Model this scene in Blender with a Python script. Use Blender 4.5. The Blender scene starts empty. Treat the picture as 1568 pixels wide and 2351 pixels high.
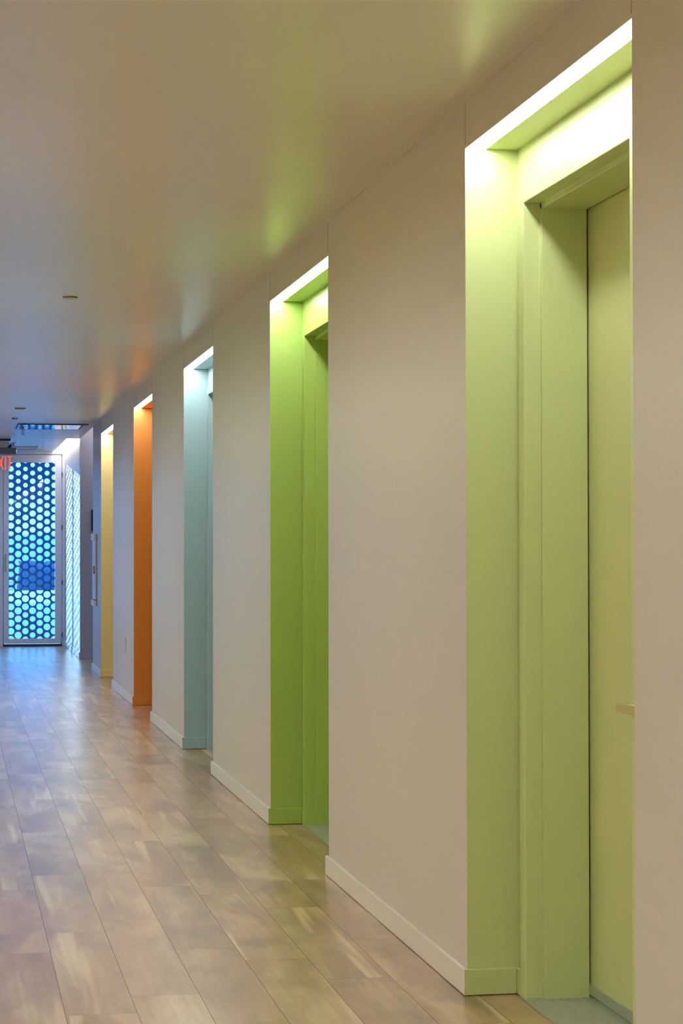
import bpy, bmesh, math, random
from mathutils import Vector, Matrix
random.seed(4)
S = bpy.context.scene
COL = S.collection
PI = math.pi

# ---------------------------------------------------------------- camera
YAW, PITCH, ROLL = 0.1788, 0.0170, -0.0018
cam_d = bpy.data.cameras.new('camera')
cam = bpy.data.objects.new('camera', cam_d); COL.objects.link(cam)
F = Vector((math.sin(YAW)*math.cos(PITCH), math.cos(YAW)*math.cos(PITCH), math.sin(PITCH)))
R = Vector((math.cos(YAW), -math.sin(YAW), 0)); U = R.cross(F)
R2 = R*math.cos(ROLL) + U*math.sin(ROLL); U2 = U*math.cos(ROLL) - R*math.sin(ROLL)
cam.matrix_world = Matrix(((R2.x, U2.x, -F.x, 0), (R2.y, U2.y, -F.y, 0), (R2.z, U2.z, -F.z, 1.215), (0, 0, 0, 1)))
cam_d.sensor_fit = 'VERTICAL'; cam_d.sensor_height = 36.0
cam_d.lens = 4927.3/2351*36.0
cam_d.clip_end = 500
S.camera = cam

# ---------------------------------------------------------------- light levels
EXPOSURE = 0.0
STRIP = 31.0          # LED strips in the niche soffits
LEFT_FILL = 128.0     # unseen strips added in the left wall, boosted to light the right wall
WASH = 8.5           # wall washer at the far end
DAY = 4.8             # daylight outside
SUN = 3.4
w = bpy.data.worlds.new('sky'); S.world = w; w.use_nodes = True
bg = w.node_tree.nodes['Background']
bg.inputs[0].default_value = (0.13, 0.45, 1.0, 1); bg.inputs[1].default_value = DAY
sd = bpy.data.lights.new('sun', 'SUN'); sd.energy = SUN; sd.angle = 0.012; sd.color = (0.50, 0.80, 1.0)
sun = bpy.data.objects.new('sun', sd); COL.objects.link(sun); sun.location = (-4, 34, 4)
sun.rotation_euler = Vector((-0.4135, 1.0, 0.086)).to_track_quat('Z', 'Y').to_euler()
S.view_settings.view_transform = 'Standard'; S.view_settings.look = 'None'
S.view_settings.gamma = 1.0; S.view_settings.use_curve_mapping = False
S.view_settings.exposure = EXPOSURE

# ---------------------------------------------------------------- helpers
def lin(c):
    return tuple(((v/255)/12.92 if v/255 <= .04045 else ((v/255+.055)/1.055)**2.4) for v in c) + (1,)
def mat(name, col, rough=.5, metal=0.0, spec=.5, bump=None, vary=0.0, emit=None, strength=0):
    m = bpy.data.materials.new(name); m.use_nodes = True
    nt = m.node_tree; b = nt.nodes['Principled BSDF']
    b.inputs['Base Color'].default_value = lin(col); b.inputs['Roughness'].default_value = rough
    b.inputs['Metallic'].default_value = metal; b.inputs['Specular IOR Level'].default_value = spec
    if emit:
        b.inputs['Emission Color'].default_value = (*emit, 1); b.inputs['Emission Strength'].default_value = strength
    if bump or vary:
        tc = nt.nodes.new('ShaderNodeTexCoord'); mp = nt.nodes.new('ShaderNodeMapping')
        nt.links.new(tc.outputs['Object'], mp.inputs[0])
        n = nt.nodes.new('ShaderNodeTexNoise'); nt.links.new(mp.outputs[0], n.inputs[0])
        sc, st, ms = bump or (20, .05, (1, 1, 1))
        mp.inputs['Scale'].default_value = ms
        n.inputs['Scale'].default_value = sc; n.inputs['Detail'].default_value = 3
        if bump:
            bp = nt.nodes.new('ShaderNodeBump'); bp.inputs['Strength'].default_value = st; bp.inputs['Distance'].default_value = .01
            nt.links.new(n.outputs[0], bp.inputs['Height']); nt.links.new(bp.outputs[0], b.inputs['Normal'])
        if vary:
            n2 = nt.nodes.new('ShaderNodeTexNoise'); n2.inputs['Scale'].default_value = 1.3
            nt.links.new(tc.outputs['Object'], n2.inputs[0])
            mr = nt.nodes.new('ShaderNodeMapRange'); mr.inputs[3].default_value = 1-vary; mr.inputs[4].default_value = 1+vary
            nt.links.new(n2.outputs[0], mr.inputs[0])
            mx = nt.nodes.new('ShaderNodeMix'); mx.data_type = 'RGBA'; mx.blend_type = 'MULTIPLY'; mx.inputs[0].default_value = 1
            mx.inputs[6].default_value = lin(col); nt.links.new(mr.outputs[0], mx.inputs[7])
            nt.links.new(mx.outputs[2], b.inputs['Base Color'])
    return m
def emat(name, col, strength):
    m = bpy.data.materials.new(name); m.use_nodes = True; nt = m.node_tree; nt.nodes.clear()
    e = nt.nodes.new('ShaderNodeEmission'); o = nt.nodes.new('ShaderNodeOutputMaterial')
    e.inputs[0].default_value = (*col, 1); e.inputs[1].default_value = strength
    nt.links.new(e.outputs[0], o.inputs[0]); return m
class MB:
    def __init__(s): s.bm = bmesh.new()
    def box(s, x0, x1, y0, y1, z0, z1, mi=0):
        v = [s.bm.verts.new((x, y, z)) for x in (x0, x1) for y in (y0, y1) for z in (z0, z1)]
        for f in ((0,1,3,2), (4,6,7,5), (0,4,5,1), (2,3,7,6), (0,2,6,4), (1,5,7,3)):
            fc = s.bm.faces.new([v[i] for i in f]); fc.material_index = mi
        return s
    def prism(s, pts, axis, a, b, mi=0):
        """extrude polygon pts (2D, in the two axes that follow `axis` cyclically) from a to b"""
        def P(p, t):
            q = [0, 0, 0]; q[axis] = t; q[(axis+1) % 3] = p[0]; q[(axis+2) % 3] = p[1]; return q
        A = [s.bm.verts.new(P(p, a)) for p in pts]; B = [s.bm.verts.new(P(p, b)) for p in pts]
        n = len(pts)
        s.bm.faces.new(A[::-1]).material_index = mi; s.bm.faces.new(B).material_index = mi
        for i in range(n): s.bm.faces.new((A[i], A[(i+1) % n], B[(i+1) % n], B[i])).material_index = mi
        return s
    def cyl(s, c, r0, r1, h, axis=2, n=24, mi=0):
        """tapered cylinder starting at c, along +axis for h"""
        rings = []
        for t, r in ((0, r0), (h, r1)):
            ring = []
            for k in range(n):
                a = 2*PI*k/n; q = [0, 0, 0]; q[axis] = t
                q[(axis+1) % 3] = r*math.cos(a); q[(axis+2) % 3] = r*math.sin(a)
                ring.append(s.bm.verts.new(Vector(c)+Vector(q)))
            rings.append(ring)
        s.bm.faces.new(rings[0][::-1]); s.bm.faces.new(rings[1])
        for k in range(n): s.bm.faces.new((rings[0][k], rings[0][(k+1) % n], rings[1][(k+1) % n], rings[1][k]))
        for f in s.bm.faces: pass
        return s
    def build(s, name, mats, parent=None, bevel=0, smooth=False):
        bmesh.ops.recalc_face_normals(s.bm, faces=s.bm.faces)
        me = bpy.data.meshes.new(name); s.bm.to_mesh(me); s.bm.free()
        for m in (mats if isinstance(mats, (list, tuple)) else [mats]): me.materials.append(m)
        o = bpy.data.objects.new(name, me); COL.objects.link(o)
        if smooth:
            for p in me.polygons: p.use_smooth = True
        if bevel:
            md = o.modifiers.new('bevel', 'BEVEL'); md.width = bevel; md.segments = 2; md.limit_method = 'ANGLE'
            md.harden_normals = False
        if parent:
            o.parent = parent; o.matrix_parent_inverse = parent.matrix_world.inverted()
        return o
def tag(o, label=None, cat=None, group=None, kind=None):
    if label: o['label'] = label
    if cat: o['category'] = cat
    if group: o['group'] = group
    if kind: o['kind'] = kind
    return o
def empty(name, loc):
    o = bpy.data.objects.new(name, None); COL.objects.link(o); o.location = loc; o.empty_display_size = .1
    o.matrix_world = Matrix.Translation(loc); return o

# ---------------------------------------------------------------- dimensions (metres)
XW = 1.376            # face of the right wall
XL = -0.90            # face of the left wall
HC = 2.439            # ceiling
HN = 2.309            # niche soffit
ND = 0.148            # niche depth
XB = XW + ND          # back of the niches
YE = 27.116           # glazed end wall
NICHES = [(4.236, 5.702), (7.890, 9.383), (11.513, 13.000), (15.125, 16.682), (18.886, 20.429)]
ALC0, ALC1 = 21.63, 23.87     # open bay on the right near the end
YB = -2.2

# ---------------------------------------------------------------- materials
M = {}
M['wall'] = mat('warm_white_wall_paint', (219, 210, 203), .38, bump=(60, .06, (1, 1, 1)))
M['ceiling'] = mat('satin_ceiling_paint', (232, 226, 214), .30, spec=.9, bump=(3, .10, (.5, 3.5, 1)))
M['base'] = mat('white_baseboard_paint', (238, 232, 222), .30)
M['joint'] = mat('dark_joint_caulk', (120, 104, 84), .8)  # dark caulk in the header joints
M['grey'] = mat('grey_lavender_paint', (172, 170, 186), .45)
M['white'] = mat('white_powder_coat', (240, 236, 248), .35)
M['dark'] = mat('black_gap', (12, 12, 12), .8)
M['steel'] = mat('brushed_aluminium', (178, 184, 168), .42, .45)
M['black'] = mat('black_plastic', (18, 18, 22), .4)
M['sign_grey'] = mat('grey_metal_housing', (128, 126, 138), .45)
M['strip'] = emat('led_diffuser', (.965, 1.0, .955), STRIP)
M['left_fill'] = emat('left_fill_glow', (.965, 1.0, .955), LEFT_FILL)
M['wash'] = emat('cove_led', (.94, .97, 1.0), WASH)
M['red'] = emat('red_exit_letters', (1.0, .10, .06), 1.3)
M['green_led'] = emat('green_indicator', (.1, 1.0, .7), 1.0)
M['brass'] = mat('aged_brass_cover', (150, 140, 80), .4, .5)
M['mirror'] = mat('polished_metal_panel', (205, 205, 215), .04, 1.0)
M['outlet'] = mat('ivory_plastic', (215, 205, 180), .4)
PAINT = {  # second of each pair: same paint, light on the leaf put into the colour
    'pale_green': (mat('pale_lime_paint', (206, 217, 154), .36), mat('pale_lime_door_lit_tint', (202, 206, 144), .36)),
    'green': (mat('leaf_green_paint', (168, 196, 98), .36), mat('leaf_green_door_lit_tint', (164, 190, 100), .36)),
    'blue': (mat('powder_blue_paint', (164, 190, 198), .36), mat('powder_blue_door_lit_tint', (140, 180, 190), .36)),
    'orange': (mat('orange_paint', (206, 130, 52), .40), mat('orange_door_lit_tint', (206, 112, 12), .4)),
    'yellow': (mat('yellow_paint', (234, 214, 150), .40), mat('yellow_door_lit_tint', (236, 200, 84), .4)),
}
# thin clear glass: lets daylight pass and mirrors at a shallow angle
g = bpy.data.materials.new('clear_glass'); g.use_nodes = True; nt = g.node_tree; nt.nodes.clear()
o_ = nt.nodes.new('ShaderNodeOutputMaterial'); mx = nt.nodes.new('ShaderNodeMixShader'); fr = nt.nodes.new('ShaderNodeFresnel')
fr.inputs[0].default_value = 1.5
tr = nt.nodes.new('ShaderNodeBsdfTransparent'); tr.inputs[0].default_value = (.90, .96, 1, 1)
gl = nt.nodes.new('ShaderNodeBsdfGlossy'); gl.inputs['Roughness'].default_value = .02
nt.links.new(fr.outputs[0], mx.inputs[0]); nt.links.new(tr.outputs[0], mx.inputs[1]); nt.links.new(gl.outputs[0], mx.inputs[2])
nt.links.new(mx.outputs[0], o_.inputs[0]); M['glass'] = g
# blue translucent film with punched dots
g = bpy.data.materials.new('blue_dot_film'); g.use_nodes = True; nt = g.node_tree; nt.nodes.clear()
o_ = nt.nodes.new('ShaderNodeOutputMaterial'); mx = nt.nodes.new('ShaderNodeMixShader'); mx.inputs[0].default_value = .75
df = nt.nodes.new('ShaderNodeBsdfDiffuse'); df.inputs[0].default_value = (.05, .14, .34, 1)
tl = nt.nodes.new('ShaderNodeBsdfTranslucent'); tl.inputs[0].default_value = (.08, .22, .34, 1)
nt.links.new(df.outputs[0], mx.inputs[1]); nt.links.new(tl.outputs[0], mx.inputs[2]); nt.links.new(mx.outputs[0], o_.inputs[0])
M['film'] = g

# oak plank floor: each plank is a face with its own random value
def floor_mat():
    m = bpy.data.materials.new('light_oak_plank'); m.use_nodes = True; nt = m.node_tree; N = nt.nodes; L = nt.links
    b = N['Principled BSDF']
    geo = N.new('ShaderNodeTexCoord'); at = N.new('ShaderNodeAttribute'); at.attribute_name = 'plank'
    add = N.new('ShaderNodeVectorMath'); add.operation = 'MULTIPLY_ADD'
    add.inputs[1].default_value = (37, 19, 11); L.new(at.outputs['Vector'], add.inputs[0]); L.new(geo.outputs['Object'], add.inputs[2])
    def noise(scale, sx, sy, det=4, dist=0.0, rough=.55):
        mp = N.new('ShaderNodeMapping'); mp.inputs['Scale'].default_value = (sx, sy, 1); L.new(add.outputs[0], mp.inputs[0])
        n = N.new('ShaderNodeTexNoise'); n.inputs['Scale'].default_value = scale; n.inputs['Detail'].default_value = det
        n.inputs['Roughness'].default_value = rough; n.inputs['Distortion'].default_value = dist
        L.new(mp.outputs[0], n.inputs[0]); return n
    def ramp(src, stops):
        r = N.new('ShaderNodeValToRGB'); e = r.color_ramp.elements
        while len(e) < len(stops): e.new(.5)
        for el, (p, c) in zip(e, stops): el.position = p; el.color = c
        L.new(src, r.inputs[0]); return r
    def mix(a, bb, fac, mode='MIX'):
        x = N.new('ShaderNodeMix'); x.data_type = 'RGBA'; x.blend_type = mode
        if isinstance(fac, float): x.inputs[0].default_value = fac
        else: L.new(fac, x.inputs[0])
        L.new(a, x.inputs[6]); L.new(bb, x.inputs[7]); return x.outputs[2]
    g = lambda v: (v, v, v, 1)
    base = ramp(noise(2.0, 3.6, .55, 4, .6).outputs[0], [(.30, lin((150, 112, 80))), (.50, lin((186, 150, 114))), (.68, lin((214, 184, 146)))])
    blot = ramp(noise(3.4, 1.5, .7, 4, .5).outputs[0], [(.50, g(0)), (.70, g(.75))])
    dark = N.new('ShaderNodeRGB'); dark.outputs[0].default_value = lin((124, 100, 84))
    sap = ramp(noise(2.3, 4.6, .24, 2, .25).outputs[0], [(.60, g(0)), (.68, g(.75))])
    pale = N.new('ShaderNodeRGB'); pale.outputs[0].default_value = lin((240, 212, 170))
    c = mix(base.outputs[0], dark.outputs[0], blot.outputs[0])
    c = mix(c, pale.outputs[0], sap.outputs[0])
    # annual rings
    mp = N.new('ShaderNodeMapping'); mp.inputs['Scale'].default_value = (5.0, .7, 1); L.new(add.outputs[0], mp.inputs[0])
    wv = N.new('ShaderNodeTexWave'); wv.inputs['Scale'].default_value = 2.2; wv.inputs['Distortion'].default_value = 7.0
    wv.inputs['Detail'].default_value = 3; wv.inputs['Detail Scale'].default_value = .7; L.new(mp.outputs[0], wv.inputs[0])
    rg = ramp(wv.outputs[0], [(0.0, g(.93)), (.5, g(1.0)), (1.0, g(1.0))])
    c = mix(c, rg.outputs[0], 1.0, 'MULTIPLY')
    fine = ramp(noise(60, 3.0, .35, 3).outputs[0], [(.35, g(.93)), (.6, g(1.03))])
    c = mix(c, fine.outputs[0], 1.0, 'MULTIPLY')
    sp = N.new('ShaderNodeSeparateXYZ'); L.new(at.outputs['Vector'], sp.inputs[0])
    tone = N.new('ShaderNodeMapRange'); tone.inputs[3].default_value = .88; tone.inputs[4].default_value = 1.07; L.new(sp.outputs[0], tone.inputs[0])
    c = mix(c, tone.outputs[0], 1.0, 'MULTIPLY')
    L.new(c, b.inputs['Base Color'])
    rr = N.new('ShaderNodeMapRange'); rr.inputs[3].default_value = .29; rr.inputs[4].default_value = .33
    L.new(noise(6, 2, 1).outputs[0], rr.inputs[0]); L.new(rr.outputs[0], b.inputs['Roughness'])
    bp = N.new('ShaderNodeBump'); bp.inputs['Strength'].default_value = .02; bp.inputs['Distance'].default_value = .0005
    L.new(noise(90, 2.0, .8, 3).outputs[0], bp.inputs['Height']); L.new(bp.outputs[0], b.inputs['Normal'])
    b.inputs['Specular IOR Level'].default_value = .6
    b.inputs['Coat Weight'].default_value = .5; b.inputs['Coat Roughness'].default_value = .285
    return m
M['oak'] = floor_mat()

# ---------------------------------------------------------------- floor
def make_floor():
    bm = bmesh.new(); lay = bm.faces.layers.float_vector.new('plank')
    PW, PLN, GAP = .1865, 1.2192, .0013
    phase = {0: .44, 1: .77, 2: .98, 3: .42, 4: .21, 5: 1.107}
    r = -6
    x1max = 3.1
    while .102+r*PW < x1max:
        a = .102+r*PW; ph = phase.get(r, random.uniform(0, PLN))
        k = math.floor((YB-ph)/PLN)
        while ph+k*PLN < YE+.25:
            y0, y1 = ph+k*PLN, ph+(k+1)*PLN
            y0c, y1c = max(y0, YB-.1), min(y1, YE+.2)
            if y1c-y0c > .02:
                f = bm.faces.new([bm.verts.new(p) for p in ((a+GAP/2, y0c+GAP/2, 0), (a+PW-GAP/2, y0c+GAP/2, 0), (a+PW-GAP/2, y1c-GAP/2, 0), (a+GAP/2, y1c-GAP/2, 0))])
                f[lay] = Vector((random.random(), random.random(), random.random()))
            k += 1
        r += 1
    v = [bm.verts.new(p) for p in ((-1.1, YB-.1, -.0012), (x1max+.05, YB-.1, -.0012), (x1max+.05, YE+.2, -.0012), (-1.1, YE+.2, -.0012),
                                   (-1.1, YB-.1, -.15), (x1max+.05, YB-.1, -.15), (x1max+.05, YE+.2, -.15), (-1.1, YE+.2, -.15))]
    for q in ((0, 1, 2, 3), (7, 6, 5, 4), (0, 4, 5, 1), (1, 5, 6, 2), (2, 6, 7, 3), (3, 7, 4, 0)):
        bm.faces.new([v[i] for i in q]).material_index = 1
    me = bpy.data.meshes.new('floor'); bm.to_mesh(me); bm.free()
    me.materials.append(M['oak']); me.materials.append(mat('plank_joint', (96, 76, 58), .8))
    o = bpy.data.objects.new('floor', me); COL.objects.link(o)
    tag(o, 'light oak plank floor with grey knots and pale streaks running down the corridor', 'floor', kind='structure')
make_floor()

# ---------------------------------------------------------------- ceiling
m = MB()
XS = 1.225       # left edge of the wall washer slot
YS0 = 23.93
m.box(XL-.15, XW, YB-.1, ALC0, HC, HC+.12)
m.box(XL-.15, XW, ALC0, YS0, HC, HC+.12)
m.box(XL-.15, XS, YS0, YE+.1, HC, HC+.12)
m.box(XW, XW+.5, YB-.1, ALC0-.02, HC, HC+.12)
m.box(XS, XW+.2, YS0, YE+.1, HC+.10, HC+.14)
m.box(XW-.01, 3.2, ALC0-.1, ALC1+.1, 2.80, 2.90)          # higher ceiling over the bay
m.box(XW-.015, XW, ALC0, ALC1, HC+.12, 2.80)
ceil = m.build('ceiling', M['ceiling'])
tag(ceil, 'satin off-white corridor ceiling with soft coloured reflections', 'ceiling', kind='structure')

# ---------------------------------------------------------------- walls with coloured niches
def corridor_wall(side):
    """right wall (side=1) as built, left wall mirrored and shifted"""
    right = side > 0
    def X(d): return (XW+d) if right else (XL-d)      # d = depth into the wall
    def bx(m, d0, d1, y0, y1, z0, z1, mi=0):
        a, b = X(d0), X(d1); m.box(min(a, b), max(a, b), y0, y1, z0, z1, mi)
    if right:
        nn = [(.58, 2.04)] + NICHES; y_end = ALC0
        cols = ['yellow', 'pale_green', 'green', 'blue', 'orange', 'yellow']
    else:
        nn = [(a-1.8, b-1.8) for a, b in [(.58, 2.04)] + NICHES] ; y_end = 22.4
        cols = ['orange', 'yellow', 'yellow', 'pale_green', 'pale_green', 'blue']
    m = MB(); y = YB-.1
    e = .001
    for (a, b) in nn:
        bx(m, 0, .36, y, a-e, 0, HC+.02)
        bx(m, 0, .002, a-e, b+e, HN, HC+.02)          # header face
        bx(m, .002, .36, a-e, b+e, HN+.022, HC+.02)
        for yy in (a, b):                              # hairline joints either side of the header
            bx(m, -.0006, .002, yy-.0012 if yy == b else yy, yy if yy == b else yy+.0012, HN+.01, HC, 1)
        y = b+e
    bx(m, 0, .36, y, y_end, 0, HC+.02)
    if right:
        bx(m, -.002, 0, YB, ALC0, HC-.003, HC)         # thin bead where wall and ceiling meet
    wall = m.build('wall_right' if right else 'wall_left', [M['wall'], M['joint']])
    tag(wall, 'warm off-white corridor wall broken by tall coloured door niches' if right else 'left corridor wall, outside the picture', 'wall', kind='structure')
    for i, ((a, b), c) in enumerate(zip(nn, cols)):
        p = PAINT[c][0]
        q = MB()
        o0, o1 = (4.657-4.236, b-a-.047)               # door rough opening
        bx(q, .0012, ND, b, b+.004, 0, HN)             # far reveal
        bx(q, .0012, ND, a-.004, a, 0, HN)             # near reveal
        bx(q, .0595, ND, a, b, HN, HN+.021)            # soffit
        if right:
            bx(q, ND, .355, a+.05, a+.425, 0, HN+.021)
            bx(q, ND, .355, a, a+.05, 0, HN+.021)
            bx(q, ND, .355, b-.06, b, 0, HN+.021)
            bx(q, ND, .355, a+.425, b-.06, 2.175, HN+.021)
        else:
            bx(q, ND, .355, a, b, 0, HN+.021)
        o = q.build('niche', p, wall)
        o['label'] = c.replace('_', ' ')+' painted door niche'
        # LED strip, flush in the front of the soffit
        q = MB(); bx(q, .0025, .0555, a+.001, b-.001, HN+.001, HN+.018)
        if right and i > 0:
            names = {1: ('wide white light strip in the soffit of the nearest, pale green niche'),
                     2: ('white light strip in the soffit of the leaf green niche'),
                     3: ('white light strip in the soffit of the pale blue niche'),
                     4: ('short bright light strip above the orange niche'),
                     5: ('small bright light strip above the yellow niche')}
            root = empty('recessed_light', (XW+.03, (a+b)/2, HN+.01))
            tag(root, names[i], 'light', 'light strips in the niche soffits')
            q.build('diffuser', M['strip'], root)
            q = MB(); bx(q, .0557, .0593, a+.001, b-.001, HN-.002, HN+.02)
            q.build('trim', M['white'], root)
        else:
            q.build('unseen_strip', M['strip'] if right else M['left_fill'], wall)  # strips out of view; the left ones are added and boosted as fill
    return wall
wr = corridor_wall(1)
wl = corridor_wall(-1)
m = MB(); m.box(XL-.36, XL, 26.5, YE+.1, 0, HC+.02); m.box(XL-.36, XL, 22.4, 26.5, 2.30, HC+.02); m.box(XL-.36, XL, 22.4, 26.5, 0, .10)
o = m.build('wall_left', M['wall']); tag(o, 'left wall around the added side window, outside the picture', 'wall', kind='structure')

# bay on the right near the end and the last stub of wall
m = MB()
m.box(XW, 3.2, ALC1, ALC1+.25, 0, 2.82)
o = m.build('wall_bay', M['grey']); tag(o, 'grey lavender return wall of the bay near the end', 'wall', kind='structure')
m = MB(); m.box(XW-.001, XW+.25, ALC1+.001, YE+.1, 0, 2.82)
o = m.build('wall_end_right', M['wall']); tag(o, 'last piece of right wall, dappled with blue daylight beside the glass door', 'wall', kind='structure')
m = MB(); m.box(3.0, 3.2, ALC0-.1, ALC1+.1, 0, 2.82); m.box(XW+.36, 3.1, ALC0-.12, ALC0, 0, 2.82); m.box(XW+.0, XW+.37, ALC0-.12, ALC0-.02, HC+.02, 2.82)
o = m.build('wall_bay', M['wall']); tag(o, 'hidden back of the bay', 'wall', kind='structure')
m = MB(); m.box(XL-.15, XW+.2, YB-.2, YB-.1, 0, HC+.1)
o = m.build('wall_back', M['wall']); tag(o, 'wall behind the camera', 'wall', kind='structure')

# lamp in the bay's raised ceiling
la = bpy.data.lights.new('bay_lamp', 'AREA'); la.energy = 9; la.shape = 'RECTANGLE'; la.size = 1.2; la.size_y = .5; la.color = (1, .95, .98)
lo = bpy.data.objects.new('bay_lamp', la); COL.objects.link(lo); lo.location = (2.0, 23.45, 2.79)

# ---------------------------------------------------------------- baseboards
BH, BT = .072, .012
def board(name, label, mt, x0, x1, y0, y1, parent=None):
    m = MB(); m.box(x0, x1, y0, y1, .0015, BH)
    o = m.build(name, mt, parent, bevel=.0025)
    tag(o, label, None if parent else 'baseboard', kind=None if parent else 'structure'); return o
segs = [(2.04, NICHES[0][0])] + [(NICHES[i][1], NICHES[i+1][0]) for i in range(4)] + [(NICHES[4][1], ALC0)]
desc = ['white baseboard of the nearest wall', 'white baseboard between the pale green and the leaf green niche',
        'white baseboard between the leaf green and the blue niche', 'white baseboard between the blue and the orange niche',
        'white baseboard between the orange and the yellow niche', 'white baseboard beyond the yellow niche']
for (a, b), d in zip(segs, desc):
    board('baseboard_right', d, M['base'], XW-BT, XW-.0002, a-BT+.001, b+BT)
cn = ['pale_green', 'green', 'blue', 'orange', 'yellow']
for (a, b), c in zip(NICHES, cn):
    m = MB(); m.box(XW-BT+.0005, XB-BT, b-BT, b-.0002, .0015, BH); m.box(XB-BT, XB-.0002, b-.05, b-.0002, .0015, BH)
    o = m.build('baseboard_niche', PAINT[c][0], bevel=.0025)
    tag(o, c.replace('_', ' ')+' baseboard inside the niche of the same colour', 'baseboard', kind='structure')
board('baseboard_right', 'white baseboard beside the glass door', M['base'], XW-BT-.001, XW-.0012, ALC1-BT, YE-.05)
board('baseboard_bay', 'grey baseboard on the return of the bay', M['grey'], XW-BT+.001, 3.0, ALC1-BT-.001, ALC1-.0002)

# ---------------------------------------------------------------- the five niche doors
def door(i, a, b, c, full):
    paint, leafpaint = PAINT[c]
    n = i+1
    root = empty('door_%d' % n, (XB, (a+b)/2, 0))
    tag(root, '%s flush door set deep in its %s frame' % (c.replace('_', ' '), c.replace('_', ' ')), 'door', kind='structure')
    ji = b-.104; jn = ji-.922; HD = 2.147            # jamb faces and head
    xf = XB-.012; xd = XB+.161
    m = MB()
    # casing and jamb as one profile, mitred by overlap
    def leg(yin, s):                                   # s=+1 far jamb, -1 near jamb
        pts = [(xf, yin), (xf, yin+s*.057), (XB, yin+s*.057), (XB+.20, yin+s*.057), (XB+.20, yin), (xd, yin), (xd, yin-s*.016), (XB+.034, yin-s*.016), (XB+.034, yin)]
        if s < 0: pts = pts[::-1]
        m.prism(pts, 2, .004, HD+.045)
    leg(ji, 1); leg(jn, -1)
    pts = [(xf, HD), (xf, HD+.045), (XB+.20, HD+.045), (XB+.20, HD), (xd, HD), (xd, HD-.016), (XB+.034, HD-.016), (XB+.034, HD)]
    m.prism([(z, x) for x, z in pts], 1, jn-.0, ji+.0)
    m.build('frame', paint, root, bevel=.0018)
    m = MB(); m.box(xd+.004, xd+.044, jn+.003, ji-.003, .016, HD-.003)
    m.build('leaf', leafpaint, root, bevel=.001)
    m = MB(); m.box(xd+.02, xd+.06, jn-.01, ji+.01, .0, HD+.01)
    m.box(xd+.001, xd+.05, ji-.004, ji+.002, .0, HD)
    m.build('gap_shade', M['dark'], root)  # black slab stands in for the shade in the gaps round the leaf
    m = MB(); m.box(xf-.004, xd+.03, jn-.05, ji+.047, .001, .0065)
    k = 0; xx = xf+.006
    while xx < xd+.02:
        m.box(xx, xx+.0045, jn-.05, ji+.047, .0065, .0085); xx += .021
    m.box(xd+.002, xd+.03, jn, ji-.005, .0065, .0115)
    th = m.build('threshold', M['steel'], root); th['label'] = 'ribbed aluminium threshold'
    if full:
        for px, py in ((xf+.012, ji+.015), (xf+.03, ji-.03), (xf+.02, ji-.35)):
            m = MB(); m.cyl((px, py, .0085), .0035, .003, .0012, n=14); m.build('screw', M['steel'], th)
    m = MB(); m.box(xd-.002, xd+.004, jn+.004, ji-.006, .016, .044)
    sw = m.build('door_sweep', M['steel'], root, bevel=.0008); sw['label'] = 'aluminium strip along the foot of the door'
    if full:
        for k in range(6):
            m = MB(); m.cyl((xd-.0034, ji-.055-k*.13, .031), .0036, .004, .0016, axis=0, n=14); m.build('screw', M['steel'], sw)
        # small door viewer hole plug on the jamb
        m = MB(); m.cyl((XB+.10, ji-.0175, 1.99), .0035, .0035, .002, axis=1, n=14); m.build('plug', paint, root)
    return root
for i, ((a, b), c) in enumerate(zip(NICHES, cn)):
    door(i, a, b, c, i < 2)
# flat pull bar standing off the right side of the nearest niche
pb = empty('pull_bar', (XB, 4.55, .85)); tag(pb, 'short cream pull bar sticking out at the right edge of the nearest pale green niche', 'handle')
cream = mat('enamel_lit_top', (222, 214, 160), .35)  # lighter copy of the bar enamel, gives the top face its lit look
hx, yf, yn, z0, z1, rr_ = 1.486, 4.712, 4.40, .843, .8635, .006
poly = [(yf, z1), (yn, z1), (yn, z0)] + [(yf-rr_+rr_*math.sin(t), z0+rr_-rr_*math.cos(t)) for t in [k*PI/2/5 for k in range(6)]]
m = MB(); m.prism(poly, 0, hx, hx+.004); m.build('bar', mat('olive_enamel', (190, 178, 118), .35), pb, bevel=.0006)
m = MB(); m.box(hx+.004, XB-.0005, yn, 4.645, z1-.004, z1); m.box(XB-.006, XB-.0005, yn, 4.645, z0-.012, z1-.004); m.build('bracket', cream, pb, bevel=.0006)

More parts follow.
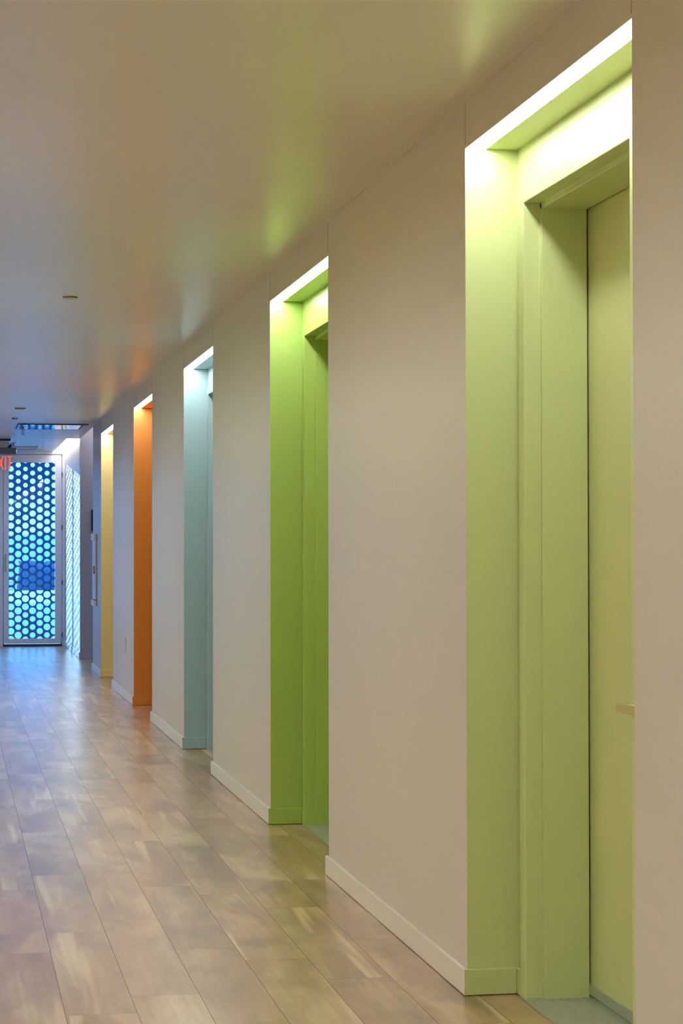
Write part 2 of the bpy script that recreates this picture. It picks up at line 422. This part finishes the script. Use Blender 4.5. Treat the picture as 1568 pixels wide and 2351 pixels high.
# ---------------------------------------------------------------- glazed end wall
FZ0, FZ1 = .034, 2.395
def film(name, x0, x1, z0, z1, y, parent):
    """sheet with round holes on a staggered grid; one rectangle cell per hole"""
    bm = bmesh.new(); px, pz = .0893, .1015; n = 20; th = .001
    cols = range(int((x0-.706)/px)-1, int((x1-.706)/px)+2)
    rnd = random.Random(11)
    for c in cols:
        cx = .706+c*px
        off = 0 if c % 2 == 0 else .5
        k0 = int((z0-2.218)/pz)-2
        for k in range(k0, 3):
            cz = 2.218+(k+off)*pz
            t = (2.3-cz)/2.2
            r = (.0315+.0105*min(1, max(0, t*1.6)))*rnd.choice([.84, .92, 1, 1, 1, 1.04])
            X0, X1 = max(cx-px/2, x0), min(cx+px/2, x1); Z0, Z1 = max(cz-pz/2, z0), min(cz+pz/2, z1)
            if X1-X0 < 1e-4 or Z1-Z0 < 1e-4: continue
            cl = lambda p: (min(max(p[0], x0), x1), min(max(p[1], z0), z1))
            A, B = [], []
            for j in range(n):
                a = 2*PI*(j+.5)/n
                d = (math.cos(a), math.sin(a))
                s = min((px/2)/max(abs(d[0]), 1e-9), (pz/2)/max(abs(d[1]), 1e-9))
                A.append(cl((cx+d[0]*s, cz+d[1]*s))); B.append(cl((cx+d[0]*r, cz+d[1]*r)))
            # cell corners are kept by adding them as extra points
            corners = [cl((cx+sx*px/2, cz+sz*pz/2)) for sx, sz in ((1, 1), (-1, 1), (-1, -1), (1, -1))]
            ca = [math.atan2(sz*pz, sx*px) % (2*PI) for sx, sz in ((1, 1), (-1, 1), (-1, -1), (1, -1))]
            for j in range(n):
                j2 = (j+1) % n
                a0 = 2*PI*(j+.5)/n; a1 = a0+2*PI/n
                poly = [B[j], A[j]]
                for q, cc in zip(ca, corners):
                    if a0 < q < a1 or a0 < q+2*PI < a1: poly.append(cc)
                poly += [A[j2], B[j2]]
                out = []
                for p in poly:
                    if not out or (abs(p[0]-out[-1][0])+abs(p[1]-out[-1][1])) > 1e-6: out.append(p)
                if len(out) > 1 and (abs(out[0][0]-out[-1][0])+abs(out[0][1]-out[-1][1])) < 1e-6: out.pop()
                if len(out) < 3: continue
                ar = sum(out[i][0]*out[(i+1) % len(out)][1]-out[(i+1) % len(out)][0]*out[i][1] for i in range(len(out)))
                if abs(ar) < 1e-9: continue
                bm.faces.new([bm.verts.new((p[0], y, p[1])) for p in out])
    bmesh.ops.remove_doubles(bm, verts=bm.verts, dist=1e-5)
    bmesh.ops.recalc_face_normals(bm, faces=bm.faces)
    me = bpy.data.meshes.new(name); bm.to_mesh(me); bm.free(); me.materials.append(M['film'])
    o = bpy.data.objects.new(name, me); COL.objects.link(o)
    sm = o.modifiers.new('thickness', 'SOLIDIFY'); sm.thickness = .001
    o.parent = parent; o.matrix_parent_inverse = parent.matrix_world.inverted()
    return o
def ring(m, x0, x1, z0, z1, fl, fr_, fb, ft, y0, y1):
    m.box(x0, x0+fl, y0, y1, z0, z1); m.box(x1-fr_, x1, y0, y1, z0, z1)
    m.box(x0+fl, x1-fr_, y0, y1, z0, z0+fb); m.box(x0+fl, x1-fr_, y0, y1, z1-ft, z1)
# outer frame
m = MB()
m.box(1.340, XW-.0012, YE-.012, YE+.09, 0, HC); m.box(XL, 1.340, YE-.012, YE+.09, 2.402, HC)
m.box(.566, .606, YE-.012, YE+.09, 0, 2.402); m.box(XL, -.84, YE-.012, YE+.09, 0, 2.402)
m.box(XL-.1, XW+.2, YE+.0, YE+.09, HC-.03, HC+.14)
m.box(.594, .624, YE+.052, YE+.088, 0, 2.41); m.box(1.322, 1.35, YE+.052, YE+.088, 0, 2.41); m.box(.606, 1.34, YE+.052, YE+.088, 2.385, 2.41)
o = m.build('wall_end', M['white'], bevel=.002); tag(o, 'pale lavender metal frame of the glazed end wall', 'wall', kind='structure')
m = MB(); m.box(.606, 1.34, YE-.004, YE+.09, .0006, .026)
o = m.build('trim_1', mat('dark_sill', (60, 52, 62), .5)); tag(o, 'dark sill under the glass door', 'sill', kind='structure')
d = empty('door_6', (.97, YE, 0)); tag(d, 'glass exit door with blue dotted film in a pale frame', 'door', kind='structure')
m = MB(); ring(m, .612, 1.332, FZ0, FZ1, .068, .082, .061, .098, YE, YE+.05)
m.build('frame', M['white'], d, bevel=.003)
m = MB(); m.box(.676, 1.254, YE+.024, YE+.030, .091, 2.301); m.build('glass_pane', M['glass'], d)
film('dotted_film', .68, 1.25, .095, 2.297, YE+.034, d)
for z in (2.147, 1.486, .798, .137):
    m = MB(); m.cyl((1.339, YE-.016, z-.03), .008, .008, .06, n=12); m.cyl((1.339, YE-.016, z-.012), .0095, .0095, .024, n=12)
    m.build('hinge', M['sign_grey'], d)
m = MB(); m.box(.630, .648, YE-.012, YE, .93, 1.15); m.box(.634, .644, YE-.05, YE-.01, 1.0, 1.012); m.build('handle', M['steel'], d)
wn = empty('window_1', (-.1, YE, 0)); tag(wn, 'tall sidelight with blue dotted film left of the glass door', 'window', kind='structure')
m = MB(); ring(m, -.84, .566, 0, 2.402, .03, .002, .095, .10, YE, YE+.05); m.build('frame', M['white'], wn)
m = MB(); m.box(-.812, .566, YE+.024, YE+.030, .09, 2.31); m.build('glass_pane', M['glass'], wn)
film('dotted_film', -.81, .564, .095, 2.302, YE+.034, wn)

# unseen side window added in the left wall for blue daylight, same film
w2 = empty('fill_window', (0, 0, 0)); tag(w2, 'side window with dotted film, added in the left wall for blue daylight, outside the picture', 'window', kind='structure')
m = MB(); ring(m, 0, 4.1, .10, 2.30, .06, .06, .06, .06, .02, .07); m.build('frame', M['white'], w2)
m = MB(); m.box(.06, 4.04, .04, .046, .16, 2.24); m.build('glass_pane', M['glass'], w2)
film('dotted_film', .06, 4.04, .16, 2.24, .05, w2)
w2.matrix_world = Matrix.Translation((XL, 22.4, 0)) @ Matrix.Rotation(PI/2, 4, 'Z')

# ---------------------------------------------------------------- ceiling furniture
wsh = empty('wall_washer_light', (1.3, 25.6, HC+.09))
tag(wsh, 'bright slot light washing the wall beside the glass door', 'light')
m = MB(); m.box(XS+.01, XW-.01, YS0+.02, YE-.02, HC+.085, HC+.098); m.build('diffuser', M['wash'], wsh)
m = MB(); m.box(XS, XS+.004, YS0, YE-.02, HC-.001, HC+.10); m.build('trim', M['white'], wsh)

pn = empty('ceiling_panel', (.95, 21.6, HC)); tag(pn, 'polished ceiling panel mirroring the dots of the glass door', 'ceiling panel')
m = MB(); m.box(.63, 1.245, 21.17, 22.04, HC-.005, HC-.001); m.build('mirror_plate', M['mirror'], pn)
m = MB()
m.box(.615, 1.30, 21.13, 21.17, HC-.010, HC-.001); m.box(.615, .63, 21.17, 22.04, HC-.006, HC-.001); m.box(1.245, 1.262, 21.17, 22.04, HC-.006, HC-.001); m.box(.615, 1.262, 22.04, 22.06, HC-.006, HC-.001)
m.build('frame', mat('dark_grey_frame', (92, 92, 104), .5), pn)

def cover(x, y, r, label, rim, face):
    c = empty('sprinkler_cover', (x, y, HC)); tag(c, label, 'sprinkler cover')
    m = MB(); m.cyl((x, y, HC-.006), r*.97, r, .0058, n=40); m.build('rim', rim, c)
    m = MB(); m.cyl((x, y, HC-.0115), r*.70, r*.86, .0056, n=40); m.build('cap', face, c)
capw = mat('white_cap', (205, 205, 215), .3)
rimb = mat('bronze_rim', (112, 100, 40), .45, .3)
cover(.556, 10.475, .036, 'round ceiling cover nearest the camera, white cap with bronze rim', rimb, capw)
cover(.567, 18.812, .050, 'brass coloured round ceiling cover, larger of the far pair', M['brass'], M['brass'])
cover(.562, 20.26, .030, 'small grey round ceiling cover just before the polished panel', M['sign_grey'], M['sign_grey'])
def sprinkler(x, y, label, drop=.07, top=HC):
    c = empty('fire_sprinkler', (x, y, top)); tag(c, label, 'sprinkler')
    m = MB(); m.cyl((x, y, top-.006), .03, .034, .0055, n=28); m.build('escutcheon', M['sign_grey'], c)
    m = MB(); m.cyl((x, y, top-.03), .009, .010, .024, n=16)
    m.box(x-.013, x-.010, y-.003, y+.003, top-drop+.006, top-.028); m.box(x+.010, x+.013, y-.003, y+.003, top-drop+.006, top-.028)
    m.box(x-.013, x+.013, y-.003, y+.003, top-.032, top-.028); m.cyl((x, y, top-drop+.008), .003, .003, drop-.035, n=8); m.build('body', M['sign_grey'], c)
    m = MB(); m.cyl((x, y, top-drop), .014, .016, .004, n=20); m.build('deflector', M['sign_grey'], c)
sprinkler(.674, 21.40, 'small pendent sprinkler hanging at the polished ceiling panel', .085, HC-.012)
sprinkler(.674, 25.0, 'tiny far pendent sprinkler between the exit sign and the glass door', .04)
m = MB(); x0, x1, y0, y1 = .40, .975, 25.84, 26.6
m.box(x0, x1, y0, y1, HC-.003, HC-.0003)
hp = m.build('access_hatch', mat('hatch_white', (196, 192, 196), .5)); tag(hp, 'flat square access hatch in the ceiling before the glass door', 'hatch')
m = MB(); t = .012
m.box(x0-t, x1+t, y0-t, y0, HC-.006, HC-.0003); m.box(x0-t, x1+t, y1, y1+t, HC-.006, HC-.0003); m.box(x0-t, x0, y0, y1, HC-.006, HC-.0003); m.box(x1, x1+t, y0, y1, HC-.006, HC-.0003)
m.build('frame', M['sign_grey'], hp)

# exit sign
YX = 24.127
ex = empty('exit_sign', (.53, YX, 2.27)); tag(ex, 'hanging EXIT sign with glowing red letters on a clear panel', 'exit sign')
m = MB(); m.box(.38, .684, YX, YX+.06, 2.270, 2.343); m.build('housing', M['sign_grey'], ex, bevel=.003)
m = MB(); m.box(.44, .622, YX-.06, YX+.13, HC-.020, HC-.0005); m.build('canopy', M['black'], ex)
m = MB(); m.prism([(2.343, .46), (2.343, .625), (HC-.02, .60), (HC-.02, .48)], 1, YX+.02, YX+.05); m.build('bracket', M['white'], ex)
m = MB(); m.prism([(2.343, .584), (2.343, .63), (2.382, .635), (2.388, .622)], 1, YX+.004, YX+.018); m.build('cable_clip', M['black'], ex)
m = MB(); m.box(.684, .690, YX+.01, YX+.03, 2.29, 2.32); m.build('indicator', M['green_led'], ex)
m = MB(); m.box(.40, .664, YX+.026, YX+.032, 2.082, 2.270); m.build('clear_panel', M['glass'], ex)
lz0, lz1 = 2.097, 2.249
ly0, ly1 = YX+.018, YX+.0255
def bar(m, xa, za, xb, zb, wd):
    d = Vector((xb-xa, zb-za)).normalized(); p = Vector((-d.y, d.x))*wd/2
    pts = [(xa+p.x, za+p.y), (xb+p.x, zb+p.y), (xb-p.x, zb-p.y), (xa-p.x, za-p.y)]
    m.prism([(z, x) for x, z in pts], 1, ly0, ly1)
sw = .014
m = MB(); m.box(.428, .428+sw, ly0, ly1, lz0, lz1)
for z in (lz0, (lz0+lz1)/2-sw/2, lz1-sw): m.box(.428, .474, ly0, ly1, z, z+sw)
m.build('letter', M['red'], ex)
m = MB(); bar(m, .489, lz0, .542, lz1, sw); bar(m, .542, lz0, .489, lz1, sw); m.build('letter', M['red'], ex)
m = MB(); m.box(.559, .574, ly0, ly1, lz0, lz1); m.build('letter', M['red'], ex)
m = MB(); m.box(.607, .607+sw, ly0, ly1, lz0, lz1); m.box(.590, .638, ly0, ly1, lz1-sw, lz1); m.build('letter', M['red'], ex)

# ---------------------------------------------------------------- wall furniture
cb = empty('extinguisher_cabinet', (XW, 21.2, .66)); tag(cb, 'pale metal wall cabinet with a vertical handle between the yellow niche and the bay', 'cabinet')
y0, y1, z0, z1 = 21.06, 21.46, .656, 1.366
m = MB(); m.box(XW-.004, XW-.0002, y0-.02, y1+.02, z0-.0, z1+.0)
m.build('flange', mat('tan_flange', (140, 125, 108), .5), cb)
m = MB(); m.box(XW-.018, XW-.004, y0, y1, z0+.065, z1-.065); m.build('door', M['white'], cb, bevel=.003)
m = MB(); m.box(XW-.032, XW-.004, y0, y1, z1-.065, z1); m.build('top_rail', M['white'], cb, bevel=.003)
m = MB(); m.box(XW-.032, XW-.004, y0, y1, z0, z0+.055); m.build('bottom_rail', M['white'], cb, bevel=.003)
m = MB(); m.box(XW-.032, XW-.018, y0+.02, y0+.05, .97, 1.05); m.build('handle', M['sign_grey'], cb, bevel=.002)
sc = empty('wall_sign', (1.60, ALC1, 1.53)); tag(sc, 'dark panel on the grey return wall of the bay', 'sign')
m = MB(); m.box(1.500, 1.80, ALC1-.022, ALC1-.001, 1.41, 1.65); m.build('panel', M['black'], sc, bevel=.003)
ol = empty('wall_outlet', (XW, 17.45, .435)); tag(ol, 'ivory wall outlet between the orange and the yellow niche', 'outlet')
m = MB(); m.box(XW-.006, XW-.0002, 17.41, 17.49, .378, .492); m.build('cover_plate', M['outlet'], ol, bevel=.002)
for z in (.405, .448):
    m = MB(); m.box(XW-.0085, XW-.005, 17.432, 17.468, z, z+.03); m.build('socket', M['outlet'], ol, bevel=.002)

# ---------------------------------------------------------------- outside, seen through the dots
m = MB(); m.box(-60, 60, YE+.21, 160, -.16, -.005); m.box(-60, XL-.37, 15, YE+.21, -.16, -.005)
o = m.build('ground', mat('pale_paving', (150, 168, 176), .8, bump=(2, .3, (1, 1, 1)))); tag(o, 'pale paving outside the glass door', 'ground', kind='structure')
m = MB(); m.box(-40, 50, 48.5, 63.5, -.004, .004)
o = m.build('white_road', mat('bleached_concrete', (235, 238, 238), .7, bump=(3, .2, (1, 1, 1)))); tag(o, 'bright concrete strip beyond the paving outside', 'road', kind='structure')
bm = bmesh.new(); rr = random.Random(3)
nx = 90
for row in range(1):
    ringv = []
    for i in range(nx+1):
        x = 1.9+i*.12; v = []
        for j in range(9):
            a = PI*j/8; hh = .84+rr.uniform(-.05, .05)
            v.append(bm.verts.new((x+rr.uniform(-.03, .03), 64.6-.6*math.cos(a)*(1+rr.uniform(-.1, .1)), hh*math.sin(a)**.35 if 0 < j < 8 else 0)))
        ringv.append(v)
    for i in range(nx):
        for j in range(8): bm.faces.new((ringv[i][j], ringv[i+1][j], ringv[i+1][j+1], ringv[i][j+1]))
    bm.faces.new(ringv[0]); bm.faces.new(ringv[-1][::-1])
me = bpy.data.meshes.new('hedge'); bm.to_mesh(me); bm.free(); me.materials.append(mat('dark_hedge', (34, 86, 112), .8, bump=(8, .8, (1, 1, 1))))
o = bpy.data.objects.new('hedge', me); COL.objects.link(o); tag(o, 'low dark hedge outside, seen through the dots of the glass door', 'hedge')
m = MB(); m.box(-30, 45, 80, 80.3, 0, 1.75)
for k in range(26): m.box(-30+k*3, -29.8+k*3, 79.9, 80.4, 0, 1.8)
o = m.build('garden_wall', mat('pale_render', (205, 220, 228), .8)); tag(o, 'long pale boundary wall far outside behind the hedge', 'wall')
